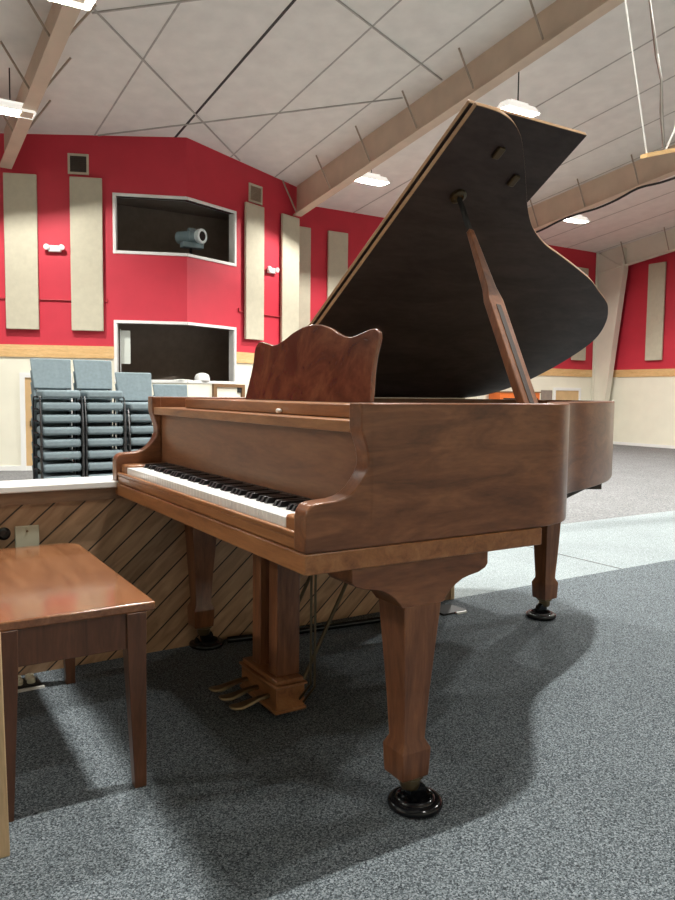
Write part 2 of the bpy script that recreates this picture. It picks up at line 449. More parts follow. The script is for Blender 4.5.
# ------------------------------------------------------------------ wall things
def apanel(M, x0, x1, z0, z1, label, group='acoustic panels on the red walls', th=.065):
    bm = newbm(); box(bm, 0, x1-x0, -th, 0, 0, z1-z0)
    o = obj('acoustic_panel', bm, M_panel, bevel=.012)
    o.matrix_world = M @ Matrix.Translation((x0, -.042, z0))
    return tag(o, label, 'wall panel', group)
apanel(ML, -3.69, -3.04, 2.27, 5.44, 'tan fabric acoustic panel at the far left, under the end of the left beam')
apanel(ML, -2.39, -1.74, 2.27, 5.44, 'tan fabric acoustic panel between the left emergency light and the booth windows')
apanel(MR, 1.78, 2.43, 2.27, 5.44, 'tan fabric acoustic panel just right of the booth windows, below the small tan vent')
apanel(MR, 3.12, 3.80, 2.27, 5.44, 'tan fabric acoustic panel under the lower end of the middle beam')
apanel(MF, 10.12, 10.52, 2.27, 5.5, 'narrow strip of shaded acoustic panel tucked behind the booth wall corner')
apanel(MF, 11.08, 11.73, 2.27, 5.5, 'shaded acoustic panel on the far red wall, just left of the raised piano lid')
apanel(MF, 21.15, 21.85, 2.27, 5.5, 'grey-tan acoustic panel beside the cream column, cut by the curve of the piano lid')
apanel(ME, 1.86, 2.50, 2.25, 5.5, 'grey-tan acoustic panel on the end wall right of the cream column')
apanel(ME, 3.02, 3.66, 2.25, 5.5, 'grey-tan acoustic panel at the right edge of the photo, cut off by the frame')

def vent(M, x0, x1, z0, z1, mm, label):
    t = thing('wall_vent', label, 'vent', M @ Matrix.Translation(((x0+x1)/2, -.002, z0)))
    w, h = (x1-x0)/2, z1-z0
    bm = newbm()
    for a in ((-w, w, 0, .045), (-w, w, h-.045, h), (-w, -w+.045, .045, h-.045), (w-.045, w, .045, h-.045)): box(bm, a[0], a[1], -.03, 0, a[2], a[3])
    obj('vent_frame', bm, M_panel, t)
    bm = newbm(); box(bm, -w+.045, w-.045, -.008, 0, .045, h-.045)
    for i in range(8):
        z = .06+i*(h-.12)/8; quad_box(bm, [(-w+.045,-.026,z),(w-.045,-.026,z),(w-.045,-.01,z+.02),(-w+.045,-.01,z+.02),(-w+.045,-.026,z+.008),(w-.045,-.026,z+.008),(w-.045,-.01,z+.028),(-w+.045,-.01,z+.028)])
    obj('vent_grille', bm, mm, t)
vent(ML, -2.43, -2.01, 5.51, 5.93, M_grille, 'dark square air vent high on the red wall, left of the booth')
vent(MR, 1.97, 2.44, 5.50, 5.93, M_grille2, 'small tan air vent above the panel right of the booth windows')

def emergency(M, x, z, label):
    t = thing('emergency_light', label, 'emergency light', M @ Matrix.Translation((x, -.003, z)))
    bm = newbm(); box(bm, -.13, .13, -.09, 0, -.05, .08); obj('body', bm, M_white, t, bevel=.015)
    for s in (-1, 1):
        bm = newbm(); lathe(bm, [(.02,0),(.055,.02),(.06,.07),(.05,.075)], n=16)
        h = obj('lamp_head', bm, M_white, t, smooth=40); h.matrix_local = Matrix.Translation((s*.15, -.06, .05)) @ Matrix.Rotation(math.radians(100), 4, 'X')
emergency(ML, -2.71, 3.94, 'white twin-head emergency light between the two left acoustic panels')
emergency(MR, 2.76, 3.98, 'white twin-head emergency light between the two panels right of the booth')

# red conduit lines on the booth walls
for i, (M, pts, lab) in enumerate(((ML, [(-4.2,-.02,2.9),(-1.66,-.02,2.9),(-1.66,-.02,2.96)], 'thin red conduit running across the left red wall behind the panels'),
                    (MR, [(1.62,-.02,2.98),(1.62,-.02,2.9),(3.8,-.02,2.9)], 'thin red conduit running across the red wall right of the booth'))):
    bm = newbm(); tube(bm, pts, .018, 6); o = obj('conduit', bm, M_red_conduit); o.matrix_world = M; tag(o, lab, 'conduit')

# spotlight in the upper booth opening
t = thing('spotlight', 'teal-grey follow spotlight standing in the upper booth window', 'spotlight', frame(E, FOLD + E*.30 + D*.55 + Vector((0,0,3.88))))
SP = Matrix.Translation((0, 0, .58)) @ Matrix.Rotation(math.radians(-62), 4, 'Z') @ Matrix.Rotation(math.radians(2), 4, 'Y') @ Matrix.Rotation(PI/2, 4, 'Y')
bm = newbm(); lathe(bm, [(.11,-.36),(.14,-.34),(.14,.05),(.12,.06),(.12,.2)], n=24); o = obj('housing', bm, M_steelgrey, t, smooth=40); o.matrix_local = SP
bm = newbm(); lathe(bm, [(.12,.2),(.135,.21),(.16,.26),(.16,.34),(.105,.34),(.105,.3)], n=24); o = obj('lens_ring', bm, M_lens, t, smooth=40); o.matrix_local = SP
bm = newbm(); lathe(bm, [(.104,.3),(.104,.335)], n=24); o = obj('lens', bm, M_black, t, smooth=40); o.matrix_local = SP
bm = newbm(); box(bm, -.22, .26, -.12, .09, .33, .45); box(bm, -.06, .1, -.05, .05, .7, .77); obj('ballast_box', bm, M_steelgrey, t, bevel=.01)
bm = newbm(); tube(bm, [(0,0,.34),(0,0,.16)], .03)
for k2 in range(3): tube(bm, [(0,0,.2),(.25*math.cos(k2*2.1+.4),.25*math.sin(k2*2.1+.4),.02)], .014)
tube(bm, [(0,0,.18),(0,0,-.55)], .02); lathe(bm, [(.22,-.58),(.22,-.55)], n=20)
obj('stand', bm, M_black, t)

# things in and under the lower booth opening
def on(M, x, y, z): return M @ Matrix.Translation((x, y, z))
bm = newbm(); lathe(bm, [(.17,0),(.168,.07),(.14,.13),(.08,.165),(.01,.175)], n=24)
o = obj('white_dome', bm, M_white, smooth=60); o.matrix_world = on(MR, .52, .075, 1.2625); tag(o, 'white rounded dome lying on the sill of the lower booth window', 'dome')
bm = newbm(); box(bm, -.42, .1, -.02, .02, 0, .012)
box(bm, -.3, .02, -.015, .015, .012, .02)
o = obj('paper_sheet', bm, M_paper); o.matrix_world = on(MR, .1, .07, 1.26); tag(o, 'flat white papers on the sill left of the white dome', 'paper')
bm = newbm(); box(bm, 0, .2, 0, .03, 0, .72)
o = obj('notice_board', bm, M_paper); o.matrix_world = on(ML, -1.42, .2, 1.6); tag(o, 'pale upright notice board inside the left end of the lower booth window', 'board')
bm = newbm(); tube(bm, [(-1.43,.215,.52),(-1.43,.215,2.35)], .012); 
o = obj('board_post', bm, M_white); o.matrix_world = ML; o.parent = bpy.data.objects['notice_board']; o.matrix_parent_inverse = bpy.data.objects['notice_board'].matrix_world.inverted()
t = thing('picture_frame', 'brown wooden wall frame with a pale centre below the lower booth window', 'frame', on(MR, 1.28, 0, .74))
bm = newbm()
for a in ((-.52,.52,0,.07),(-.52,.52,.38,.45),(-.52,-.42,.07,.38),(.42,.52,.07,.38)): box(bm, a[0], a[1], -.06, 0, a[2], a[3])
obj('border', bm, M_brownframe, t)
bm = newbm(); box(bm, -.42, .42, -.012, 0, .07, .38); obj('backing', bm, M_cream, t)
bm = newbm(); box(bm, .3, .42, -.04, -.012, .26, .38); obj('dark_clip', bm, M_blackm, t)
# orange counter against the far wall
t = thing('display_cabinet', 'orange-fronted cabinet with a dark shelf seen in the gap under the piano lid', 'cabinet', RM(18.15, DF-.6, ZH))
bm = newbm(); box(bm, -.9, .9, 0, .5, 0, 1.8); obj('cabinet_body', bm, M_orange, t)
bm = newbm(); box(bm, -.75, .8, -.03, 0, 1.5, 1.62); obj('dark_shelf', bm, M_blackm, t)
bm = newbm(); box(bm, -.75, .3, -.035, 0, 1.42, 1.5); obj('white_strip', bm, M_white, t)
bm = newbm(); box(bm, -.93, .93, -.03, .53, 1.8, 1.84); obj('top_board', bm, M_brownframe, t)

# ------------------------------------------------------------------ hanging lamps
def make_lamp():
    t = thing('hanging_lamp', '', 'ceiling lamp', None, 'lamps hanging in rows between the beams')
    bm = newbm()                                            # hood: open below
    w0, w1, l0, l1, h = .10, .18, .35, .40, .13
    top = [(-l0,-w0,h),(l0,-w0,h),(l0,w0,h),(-l0,w0,h)]; bot = [(-l1,-w1,0),(l1,-w1,0),(l1,w1,0),(-l1,w1,0)]
    tv = [bm.verts.new(p) for p in top]; bv = [bm.verts.new(p) for p in bot]
    bm.faces.new(tv)
    for i in range(4): j = (i+1) % 4; bm.faces.new([tv[i], tv[j], bv[j], bv[i]])
    o = obj('hood', bm, M_hood, t); md = o.modifiers.new('wall', 'SOLIDIFY'); md.thickness = .008
    for y in (-.03, .03):
        bm = newbm(); tube(bm, [(-.28,y,.118),(.28,y,.118)], .012, 8); obj('tube', bm, M_tube, t, smooth=50)
    bm = newbm(); box(bm, -.22, .22, -.05, .05, h, h+.05); obj('ballast', bm, M_hood, t)
    bm = newbm(); tube(bm, [(0,0,h+.05),(0,0,h+.62)], .012, 6); obj('stem', bm, M_blackm, t)
    return t
lamp0 = make_lamp()
LPOW = 330
def place_lamp(e, d, label, p=1.0, drop=.74, first=[True]):
    M = RM(e, d, zc(d)-drop)
    if first[0]: lamp0.matrix_world = M; lamp0['label'] = label; first[0] = False
    else: dup(lamp0, M, label)
    L = bpy.data.lights.new('lamp_light', 'AREA'); L.shape = 'RECTANGLE'; L.size = .54; L.size_y = .06
    L.energy = LPOW*p; L.color = (1, .985, .93)
    lo = bpy.data.objects.new('lamp_light', L); C.objects.link(lo)
    lo.matrix_world = M @ Matrix.Translation((0, 0, .1))
for a in ((2.35,14.5,'lit hanging lamp at the left edge of the photo, below the left beam'),
          (2.45,10.9,'lit hanging lamp cut off by the top edge of the photo above the left beam'),
          (10.48,10.45,'lit hanging lamp right above the top edge of the raised piano lid', 2.1, .8),
          (10.2,14.8,'lit hanging lamp over the gap between the booth wall and the piano lid', 1.0, .6),
          (17.45,15.0,'lit hanging lamp right of the notch of the piano lid, near the far wall', .65, .5),
          (17.35,10.5,'lit hanging lamp outside the photo to the right, above the hall', 1.0),
          (2.5,6.0,'lit hanging lamp outside the photo, above the hall floor in front of the stage'),
          (2.9,1.75,'lit hanging lamp outside the photo, straight above the piano bench', 1.6),
          (10.2,6.0,'lit hanging lamp outside the photo, above the stage edge on the right', 1.6),
          (10.2,1.6,'lit hanging lamp outside the photo, above the right side of the stage', .8),
          (-4.5,10.5,'lit hanging lamp outside the photo, far left of the left beam', .6),
          (-10.5,6.0,'added unseen lamp for side light, above the far left side of the hall', 1.5),  # unseen lamp added to light the key slip and lid edges
          (2.5,-2.8,'added unseen lamp for front light, behind the camera', .35),  # unseen lamp added to fill the surfaces facing the camera
          (-10.5,2.0,'added unseen lamp for side light, above the far left side of the stage', .6)):  # second unseen lamp added for low light from the left
    place_lamp(*a)

# ------------------------------------------------------------------ things hanging from the ceiling
t = thing('hanging_bar', 'pale wooden bar hung from ropes at the upper right', 'hanging bar', RM(6.8, 5.0, 3.44))
bm = newbm(); quad_box(bm, [(0,-.04,-.01),(1.6,-.04,.46),(1.6,.04,.46),(0,.04,-.01),(0,-.04,.03),(1.6,-.04,.5),(1.6,.04,.5),(0,.04,.03)]); obj('bar', bm, M_pine, t)
zt5 = zc(5)-3.44
bm = newbm(); tube(bm, [(.05,0,.03),(-.38,0,1.42),(-1.35,0,zt5)], .008, 6); obj('rope', bm, M_rope, t)
pts = [(.33,0,.12),(.27,.01,.5),(.22,-.01,.8),(.16,.015,1.05),(0,0,1.5),(-.8,0,zt5)]
bm = newbm(); tube(bm, pts, [.014,.019,.014,.02,.011,.011], 7); obj('cable_bundle', bm, M_steel, t)
bm = newbm(); tube(bm, [(.36,0,.14),(.5,0,.38),(1.2,0,zt5)], .01, 6); obj('rope', bm, M_rope, t)
bm = newbm()
pts = [(16.25, 16.4-i*.62, zc(16.4-i*.62)-.74-.1*abs(math.sin(i*.9))-.02) for i in range(11)]
tube(bm, catmull(pts, 3), .028, 6); o = obj('sagging_cable', bm, M_blackm, smooth=60); o.matrix_world = ROOM
tag(o, 'black cable sagging along the underside of the right-hand beam', 'cable')

# ------------------------------------------------------------------ sockets and cables on the stage
t = thing('cover_plate', 'beige blank cover plate on the plank half wall above the bench', 'wall plate', on(MH, .48, 0, .497))
bm = newbm(); box(bm, -.04, .04, -.008, 0, -.039, .039); obj('plate', bm, M_plate, t, bevel=.003)
bm = newbm(); lathe(bm, [(.004,0),(.004,.003)], n=10); o = obj('screw', bm, M_brass, t); o.matrix_local = Matrix.Translation((0,-.008,.02)) @ Matrix.Rotation(PI/2, 4, 'X')
t = thing('audio_jack', 'round black jack socket on the half wall left of the beige plate', 'socket', on(MH, .405, 0, .514))
bm = newbm(); lathe(bm, [(.022,0),(.022,.006),(.014,.008),(.014,.014),(.009,.014),(.009,.004)], n=20); o = obj('socket_ring', bm, M_black, t); o.matrix_local = Matrix.Rotation(PI/2, 4, 'X')
t = thing('floor_socket', 'cream double power socket set in the carpet behind the bench', 'socket', RM(.445, 2.70, 0))
bm = newbm(); box(bm, -.05, .05, -.045, .045, 0, .012); obj('plate', bm, M_blackm, t, bevel=.003)
bm = newbm()
for x in (-.02, .02):
    for y in (-.016, .018): lathe(bm, [(.014,.012),(.014,.028),(.009,.03)], (x, y, 0), n=14)
obj('sockets', bm, M_ivory, t, smooth=40)
bm = newbm(); box(bm, -.05, .055, -.06, -.05, 0, .008); obj('flap', bm, M_white, t)
t = thing('floor_box', 'open black floor box with a pale lid by the end of the half wall', 'floor box', RM(2.30, 2.66, 0))
bm = newbm(); box(bm, -.07, .07, -.06, .06, 0, .008); obj('box_rim', bm, M_blackm, t)
bm = newbm(); box(bm, .0, .06, -.075, -.062, 0, .008); obj('lid', bm, M_white, t)
# ------------------------------------------------------------------ piano
YAW = -.5542; W = 1.48; ZT = .992; ZS = .674; ZK = .628
A = Vector((math.sin(YAW), math.cos(YAW), 0)); O = Vector((-.0649, 1.5555, 0))
MP = frame(-A, O)                       # local x = -s (s runs to the bass), y = t (to the tail)
piano = thing('grand_piano', 'walnut grand piano with its lid propped open, standing on the stage carpet', 'piano', MP)
def P(s, t, z): return (-s, t, z)
def pbox(bm, s0, s1, t0, t1, z0, z1, mi=0): box(bm, -s1, -s0, t0, t1, z0, z1, mi)
curve = [(0,.60),(0,.68),(.004,.735),(.02,.79),(.052,.846),(.10,.90),(.165,.965),(.235,1.033),(.30,1.097),(.36,1.168),(.405,1.24),(.445,1.325),(.485,1.44),(.53,1.565),(.585,1.705),(.637,1.805),(.70,1.925),(.75,1.988),(.81,2.045),(.89,2.095),(.97,2.118),(1.07,2.107),(1.2,2.062),(1.336,1.98),(1.43,1.86),(1.47,1.73),(1.48,1.6)]
louter = [(0,.16)] + catmull(curve, 4) + [(1.48,.16)]
rimcurve = curve[:13] + [(.537,1.565),(.605,1.705),(.672,1.812),(.742,1.91),(.795,1.972),(.85,2.025),(.915,2.066),(.985,2.085),(1.07,2.08)] + curve[22:]
outer = [(0,.16)] + catmull(rimcurve, 4) + [(1.48,.16)]
def offset(poly, d):
    out = []
    for i, p in enumerate(poly):
        a = Vector(poly[max(i-1,0)]); b = Vector(poly[min(i+1,len(poly)-1)])
        t_ = (b-a).normalized(); out.append((p[0]+t_.y*d, p[1]-t_.x*d))
    return out
inner = offset(outer, .048)
bm = newbm()
ro = [[bm.verts.new(P(s,t_,z)) for s,t_ in pl] for pl, z in ((outer,ZS),(outer,ZT),(inner,ZT),(inner,ZS))]
for i in range(len(outer)-1):
    for k2 in range(4):
        a, b = ro[k2], ro[(k2+1) % 4]; bm.faces.new([a[i], a[i+1], b[i+1], b[i]])
bm.faces.new([r[0] for r in ro]); bm.faces.new([r[-1] for r in ro][::-1])
obj('rim', bm, M_wt, piano, bevel=.004)
# arms (cheeks)
arm = [(.172,ZS),(.172,ZT)] + [(.137,ZT),(.137,.944),(.139,.93),(.147,.908),(.154,.888),(.157,.868),(.156,.852),(.150,.838),(.140,.822),(.126,.806),(.112,.795),(.097,.788),(.075,.783),(.05,.782),(.025,.780),(.012,.775),(.004,.765),(0,.750),(0,ZS)]
for s0 in (0, W-.052):
    bm = newbm(); prism(bm, arm, lambda u, v, h: P(h, u, v), s0, s0+.052); obj('arm', bm, M_wt, piano, bevel=.004, bseg=3)
bm = newbm(); pbox(bm, 0, W, 0, .70, ZK, ZS-.0008); obj('key_bed', bm, M_wx, piano, bevel=.003)
bm = newbm(); pbox(bm, .053, W-.053, .006, .016, ZS, .7); pbox(bm, .053, W-.053, .003, .018, .7, .713); obj('key_slip', bm, M_wx, piano, bevel=.003)
for s0 in (.053, W-.053-.072):
    bm = newbm(); pbox(bm, s0, s0+.072, .018, .18, ZS, .742); obj('key_block', bm, M_wx, piano, bevel=.006)
# keys
kw = (W-.25)/52
bm = newbm(); box(bm, -kw/2+.0006, kw/2-.0006, 0, .155, 0, .034); k0 = obj('white_key', bm, M_white_key, piano, bevel=.0012)
for i in range(52):
    o = k0 if i == 0 else k0.copy()
    if i: C.objects.link(o); o.parent = piano
    o.location = (-(W-.125-kw*(i+.5)), .0195, .70)
bm = newbm(); quad_box(bm, [(-.0068,0,0),(.0068,0,0),(.0068,.1,0),(-.0068,.1,0),(-.005,.01,.0145),(.005,.01,.0145),(.006,.1,.0145),(-.006,.1,.0145)]); b0 = obj('black_key', bm, M_black_key, piano, bevel=.001)
first = True
for i in range(51):                                 # key 0 is A0 at the bass
    if i % 7 in (0, 2, 3, 5, 6):
        o = b0 if first else b0.copy()
        if not first: C.objects.link(o); o.parent = piano
        first = False
        o.location = (-(W-.125-kw*(i+1)), .072, .7335)
# fallboard
fb = [(.168,.735),(.172,.76),(.172,.925),(.20,.925),(.20,.735)]
bm = newbm(); prism(bm, fb, lambda u, v, h: P(h, u, v), .053, W-.053); fbo = obj('fallboard', bm, M_fall, piano, bevel=.002)
bm = newbm(); pbox(bm, .125, W-.125, .16, .168, .7335, .748); obj('name_felt', bm, M_felt, fbo)
# shelf with music desk
bm = newbm(); pbox(bm, .053, W-.053, .142, .50, .925, .952); obj('music_shelf', bm, M_wx, piano, bevel=.003)
sh = []
for cx, s in ((.16, -1), (1.32, 1)): pass
slide = [(.125,.205),(1.25,.205)] + [(1.25+.05*math.sin(x), .255-.05*math.cos(x)) for x in [PI/8*i for i in range(1,5)]] + [(1.30,.46),(.125,.46)]
bm = newbm(); prism(bm, slide, lambda u, v, h: P(u, v, h), .953, .986); dk = obj('desk_base', bm, M_wx, piano, bevel=.003)
bm = newbm(); pbox(bm, .053, .124, .205, .46, .953, .988); obj('side_slide', bm, M_wt, piano, bevel=.002)
bm = newbm(); pbox(bm, 1.305, 1.427, .44, .46, .953, .99); obj('side_slide', bm, M_wt, piano, bevel=.002)
bm = newbm(); lathe(bm, [(.004,0),(.0065,.008),(.0065,.014),(.003,.017)], n=14); o = obj('knob', bm, M_white_key, dk, smooth=40); o.matrix_local = Matrix.Translation(P(.505,.205,.962)) @ Matrix.Rotation(PI/2, 4, 'X')
prof = [(-.402,0),(-.397,.03),(-.390,.065),(-.386,.095),(-.385,.125),(-.389,.15),(-.391,.168),(-.384,.184),(-.368,.193),(-.34,.194),(-.29,.184),(-.25,.178),(-.215,.180),(-.17,.192),(-.12,.21),(-.06,.224),(0,.229)]
full = prof + [(-x, y) for x, y in prof[-2::-1]]
full = [(x+.736, y*1.06) for x, y in full]
tl = math.tan(math.radians(10.5))
bm = newbm(); prism(bm, full, lambda u, v, h: P(u, .385+v*tl+h, .986+v), 0, .014); md_ = obj('music_desk', bm, M_desk, piano, bevel=.003)
bm = newbm()
for s in (.5, .97): tube(bm, [P(s,.417,1.08), P(s,.50,.988)], .005, 6)
obj('desk_prop', bm, M_brass, md_)
# inside
bm = newbm(); prism(bm, offset(outer, .05)[1:-1], lambda u, v, h: P(u, v, h), .80, .81); obj('soundboard', bm, M_sound, piano)
plate_in = [(.06,.5),(.06,.72)] + offset(outer, .09)[6:-2] + [(1.42,.5)]
bm = newbm(); prism(bm, plate_in, lambda u, v, h: P(u, v, h), .86, .872); ip = obj('iron_plate', bm, M_gold, piano)
bm = newbm()
for s0, s1, t1 in ((.18,.25,.92),(.45,.55,1.2),(.78,.86,1.85),(1.1,1.16,1.95)):
    quad_box(bm, [P(s0-.012,.52,.872),P(s0+.012,.52,.872),P(s1+.012,t1,.872),P(s1-.012,t1,.872),P(s0-.012,.52,.9),P(s0+.012,.52,.9),P(s1+.012,t1,.9),P(s1-.012,t1,.9)])
obj('plate_bar', bm, M_gold, ip)
bm = newbm()
for i in range(60):
    s = .09 + i*.022; t1 = .8 + 1.1*min(1, max(0, (s-.1)/.8)); 
    tube(bm, [P(s,.54,.885), P(min(s+.06,1.38), t1, .885)], .0012, 4)
so = obj('string_set', bm, M_steel, piano); so['kind'] = 'stuff'
bm = newbm(); pbox(bm, .055, 1.425, .50, .54, .86, .965); obj('pin_block', bm, M_felt, piano)
# lid: hinged at the bass side
PH = math.radians(32.15)
def LP(s, t, h):
    u = W - s
    return P(W - u*math.cos(PH) + h*math.sin(PH), t, ZT + .002 + u*math.sin(PH) + h*math.cos(PH))
lidpoly = [(-.006,.64)] + [(s, t) for s, t in offset([(s, t) for s, t in louter if t > .62][1:-1], -.006)] + [(1.486,.64)]
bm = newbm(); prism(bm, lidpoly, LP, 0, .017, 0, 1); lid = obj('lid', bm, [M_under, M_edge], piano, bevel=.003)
bm = newbm(); prism(bm, [(.006,.634),(.006,1.103),(1.486,1.103),(1.486,.634)], LP, .0225, .037, 0, 1); obj('lid_flap', bm, [M_under, M_edge], lid, bevel=.003)  # flap shows its walnut outer face, its shade put into the colour
for s, t in ((.114,.815),(.195,.945)):
    bm = newbm(); quad_box(bm, [LP(s-.02,t-.012,-.012),LP(s+.02,t-.012,-.012),LP(s+.02,t+.012,-.012),LP(s-.02,t+.012,-.012),LP(s-.02,t-.012,0),LP(s+.02,t-.012,0),LP(s+.02,t+.012,0),LP(s-.02,t+.012,0)])
    obj('lid_latch', bm, M_rod, lid, bevel=.003)
bm = newbm()
rings = []
for r, h in ((.026,0),(.026,-.01),(.016,-.014),(.012,-.008)):
    rings.append([LP(.293+r*math.cos(x), .796+r*math.sin(x), h) for x in [2*PI*i/20 for i in range(20)]])
loft(bm, rings); obj('prop_cup', bm, M_rod, lid, smooth=40)
bm = newbm(); pbox(bm, W-.012, W+.006, .66, 1.72, ZT-.012, ZT+.004); obj('hinge', bm, M_hinge, lid)
bm = newbm(); pbox(bm, 1.0, 1.30, .56, .575, ZT-.02, ZT-.012); obj('inner_rail', bm, M_hinge, piano)
# prop stick
pb = Vector(P(.027,.672,ZT-.02)); pt = Vector(LP(.293,.796,-.012))
ax = (pt-pb); Lp = ax.length; ax.normalize()
wd = Vector((0,1,0)); wd = (wd - ax*wd.dot(ax)).normalized(); th = ax.cross(wd)
def st(h, w, tk): c = pb+ax*(h*Lp); return [tuple(c+wd*(x*w/2)+th*(y*tk/2)) for x, y in ((-1,-1),(1,-1),(1,1),(-1,1))]
bm = newbm(); loft(bm, [st(0,.052,.026), st(.47,.052,.026), st(.53,.034,.024), st(.82,.018,.016)])
pp = obj('lid_prop', bm, M_wz, piano, bevel=.0025)
bm = newbm()
def st2(h, w, tk, o_): c = pb+ax*(h*Lp)+th*o_; return [tuple(c+wd*(x*w/2)+th*(y*tk/2)) for x, y in ((-1,-1),(1,-1),(1,1),(-1,1))]
for sg in (-1, 1): loft(bm, [st2(.02,.016,.003,sg*.013), st2(.44,.016,.003,sg*.013)])
obj('prop_slot', bm, M_felt, pp)
bm = newbm(); loft(bm, [st(.80,.013,.013), st(1,.011,.011)]); obj('prop_rod', bm, M_blackm, pp)
# legs
LC = ((.064,.324),(W-.064,.324),(1.03,1.84))
CC = ((.06,.35),(W-.06,.35),(1.03,1.82))
for i, (s, t) in enumerate(LC):
    top = .52 if i < 2 else .672
    bm = newbm(); x, y = -s, t
    loft(bm, [sqring(x,y,z,w) for z, w in ((.088,.074),(.092,.078),(.156,.084),(.16,.084),(.182,.063),(.30,.076),(top,.108))])
    lg = obj('leg', bm, M_wz, piano, bevel=.0022)
    if i < 2:
        bp = [(-.2,.6275),(-.2,.596),(-.192,.587),(-.17,.578),(-.14,.573),(-.12,.568),(-.1,.558),(-.082,.545),(-.068,.53),(-.06,.519)]
        bp = bp + [(-u, v) for u, v in bp[::-1]]
        bm = newbm(); prism(bm, [(t+u, v) for u, v in bp], lambda u, v, h: P(h, u, v), s-.054, s+.054); obj('leg_bracket', bm, M_wt, lg, bevel=.002)
        if i == 0:
            bm = newbm(); pbox(bm, s+.054, s+.20, t-.05, t+.05, .55, .6275); obj('leg_bracket', bm, M_wt, lg, bevel=.002)
    bm = newbm(); lathe(bm, [(.022,.05),(.026,.06),(.026,.075),(.034,.08),(.034,.089)], (x,y+(.012 if i < 2 else 0),0), n=20); obj('ferrule', bm, M_brass, lg, smooth=40)
    bm = newbm(); n = 20; x, y = -CC[i][0], CC[i][1]
    rg = []
    for r, o_ in ((.004,-.014),(.024,-.013),(.027,0),(.024,.013),(.004,.014)): rg.append([(x+o_, y+r*math.cos(2*PI*k2/n), .039+r*math.sin(2*PI*k2/n)) for k2 in range(n)])
    loft(bm, rg); obj('caster', bm, M_black, lg, smooth=50)
# caster cups: things of their own
cups = ('glossy black caster cup under the nearest piano leg', 'glossy black caster cup under the piano leg by the plank half wall', 'glossy black caster cup under the rear piano leg at the tail')
for (s, t), lab in zip(CC, cups):
    bm = newbm(); lathe(bm, [(.06,0),(.067,.004),(.069,.011),(.066,.018),(.058,.022),(.05,.021),(.048,.026),(.044,.028),(.04,.024),(.037,.0105),(.005,.0105)], n=40)
    o = obj('caster_cup', bm, M_black, smooth=50); o.matrix_world = MP @ Matrix.Translation(P(s, t, 0)); tag(o, lab, 'caster cup', 'caster cups under the piano')
# tail underframe
bm = newbm(); pbox(bm, .78, 1.36, 1.05, 1.13, .615, ZS); pbox(bm, .92, 1.32, 1.66, 1.98, .63, ZS)
quad_box(bm, [P(.64,1.72,.64),P(.7,1.70,.64),P(1.2,.72,.64),P(1.14,.72,.64),P(.64,1.72,ZS),P(.7,1.70,ZS),P(1.2,.72,ZS),P(1.14,.72,ZS)])
quad_box(bm, [P(.60,1.46,.62),P(.70,1.46,.62),P(.70,1.62,.65),P(.63,1.62,.65),P(.60,1.46,ZS),P(.70,1.46,ZS),P(.70,1.62,ZS),P(.63,1.62,ZS)])
obj('underframe_beam', bm, M_felt, piano)
# lyre
lyre = None
bm = newbm(); pbox(bm, .645, .90, .265, .365, .034, .106); pbox(bm, .638, .907, .258, .372, .106, .114); pbox(bm, .648, .897, .268, .362, .114, .128); pbox(bm, .64,.905,.26,.37,.026,.037)
lyre = obj('pedal_lyre', bm, M_wx, piano, bevel=.003)
for s in (.68, .80):
    bm = newbm(); pbox(bm, s, s+.058, .285, .365, .128, ZK); obj('lyre_post', bm, M_wz, lyre, bevel=.003)
bm = newbm(); pbox(bm, .66, .885, .265, .355, .58, ZK); obj('lyre_top', bm, M_wx, lyre, bevel=.003)
for s in (.692, .772, .852):
    bm = newbm()
    rg = []
    for t_, w, z, h in ((.265,.010,.072,.012),(.225,.011,.07,.012),(.195,.016,.063,.012),(.165,.021,.058,.011),(.143,.02,.06,.01),(.132,.01,.062,.008)):
        rg.append([P(s-w,t_,z-h/2),P(s+w,t_,z-h/2),P(s+w*.8,t_,z+h/2),P(s-w*.8,t_,z+h/2)])
    loft(bm, rg); obj('pedal', bm, M_brass, lyre, bevel=.003)
for s in (.652, .865):
    bm = newbm(); tube(bm, [P(s,.365,.118),P(s-.0,.64,ZK)], .006, 6); obj('lyre_brace', bm, M_rod, lyre)
for s in (.575, .60):
    bm = newbm(); tube(bm, [P(s+.045,.347,.06),P(s,.36,.12),P(s,.36,ZK)], .004, 6); obj('pedal_rod', bm, M_rod, lyre)

# black tube on the floor by the half wall
bm = newbm(); tube(bm, [P(1.405,.435,.0135),P(1.388,.53,.0135),P(1.36,.75,.0135),P(1.32,1.2,.0135)], .013, 8)
o = obj('floor_cable', bm, M_black, smooth=60); o.matrix_world = MP; tag(o, 'thick black tube on the carpet running back from the bass-side piano leg', 'cable')

# ------------------------------------------------------------------ bench
bench = thing('piano_bench', 'reddish-brown wooden piano bench in front of the keyboard', 'bench', MP @ Matrix.Translation(P(.9, -.349, 0)))
def Bp(s, t, z): return (-(s-.9), t+.347, z)
def cor(s, t, r, a0, n=5): return [(s+r*math.cos(math.radians(a0+90*i/n)), t+r*math.sin(math.radians(a0+90*i/n))) for i in range(n+1)]
topo = cor(1.30,-.215,.055,0) + cor(.49,-.166,.006,90) + cor(.49,-.54,.006,180) + cor(1.30,-.487,.055,270)
bm = newbm(); prism(bm, topo, lambda u, v, h: Bp(u, v, h), .457, .48); obj('seat_top', bm, M_bench, bench, bevel=.004)
bm = newbm()
def bb(s0, s1, t0, t1, z0, z1): box(bm, -(s1-.9), -(s0-.9), t0+.347, t1+.347, z0, z1)
bb(.492,.51,-.49,-.225,.365,.457); bb(1.29,1.308,-.49,-.225,.365,.457); bb(.54,1.26,-.203,-.187,.365,.457); bb(.54,1.26,-.533,-.517,.365,.457)
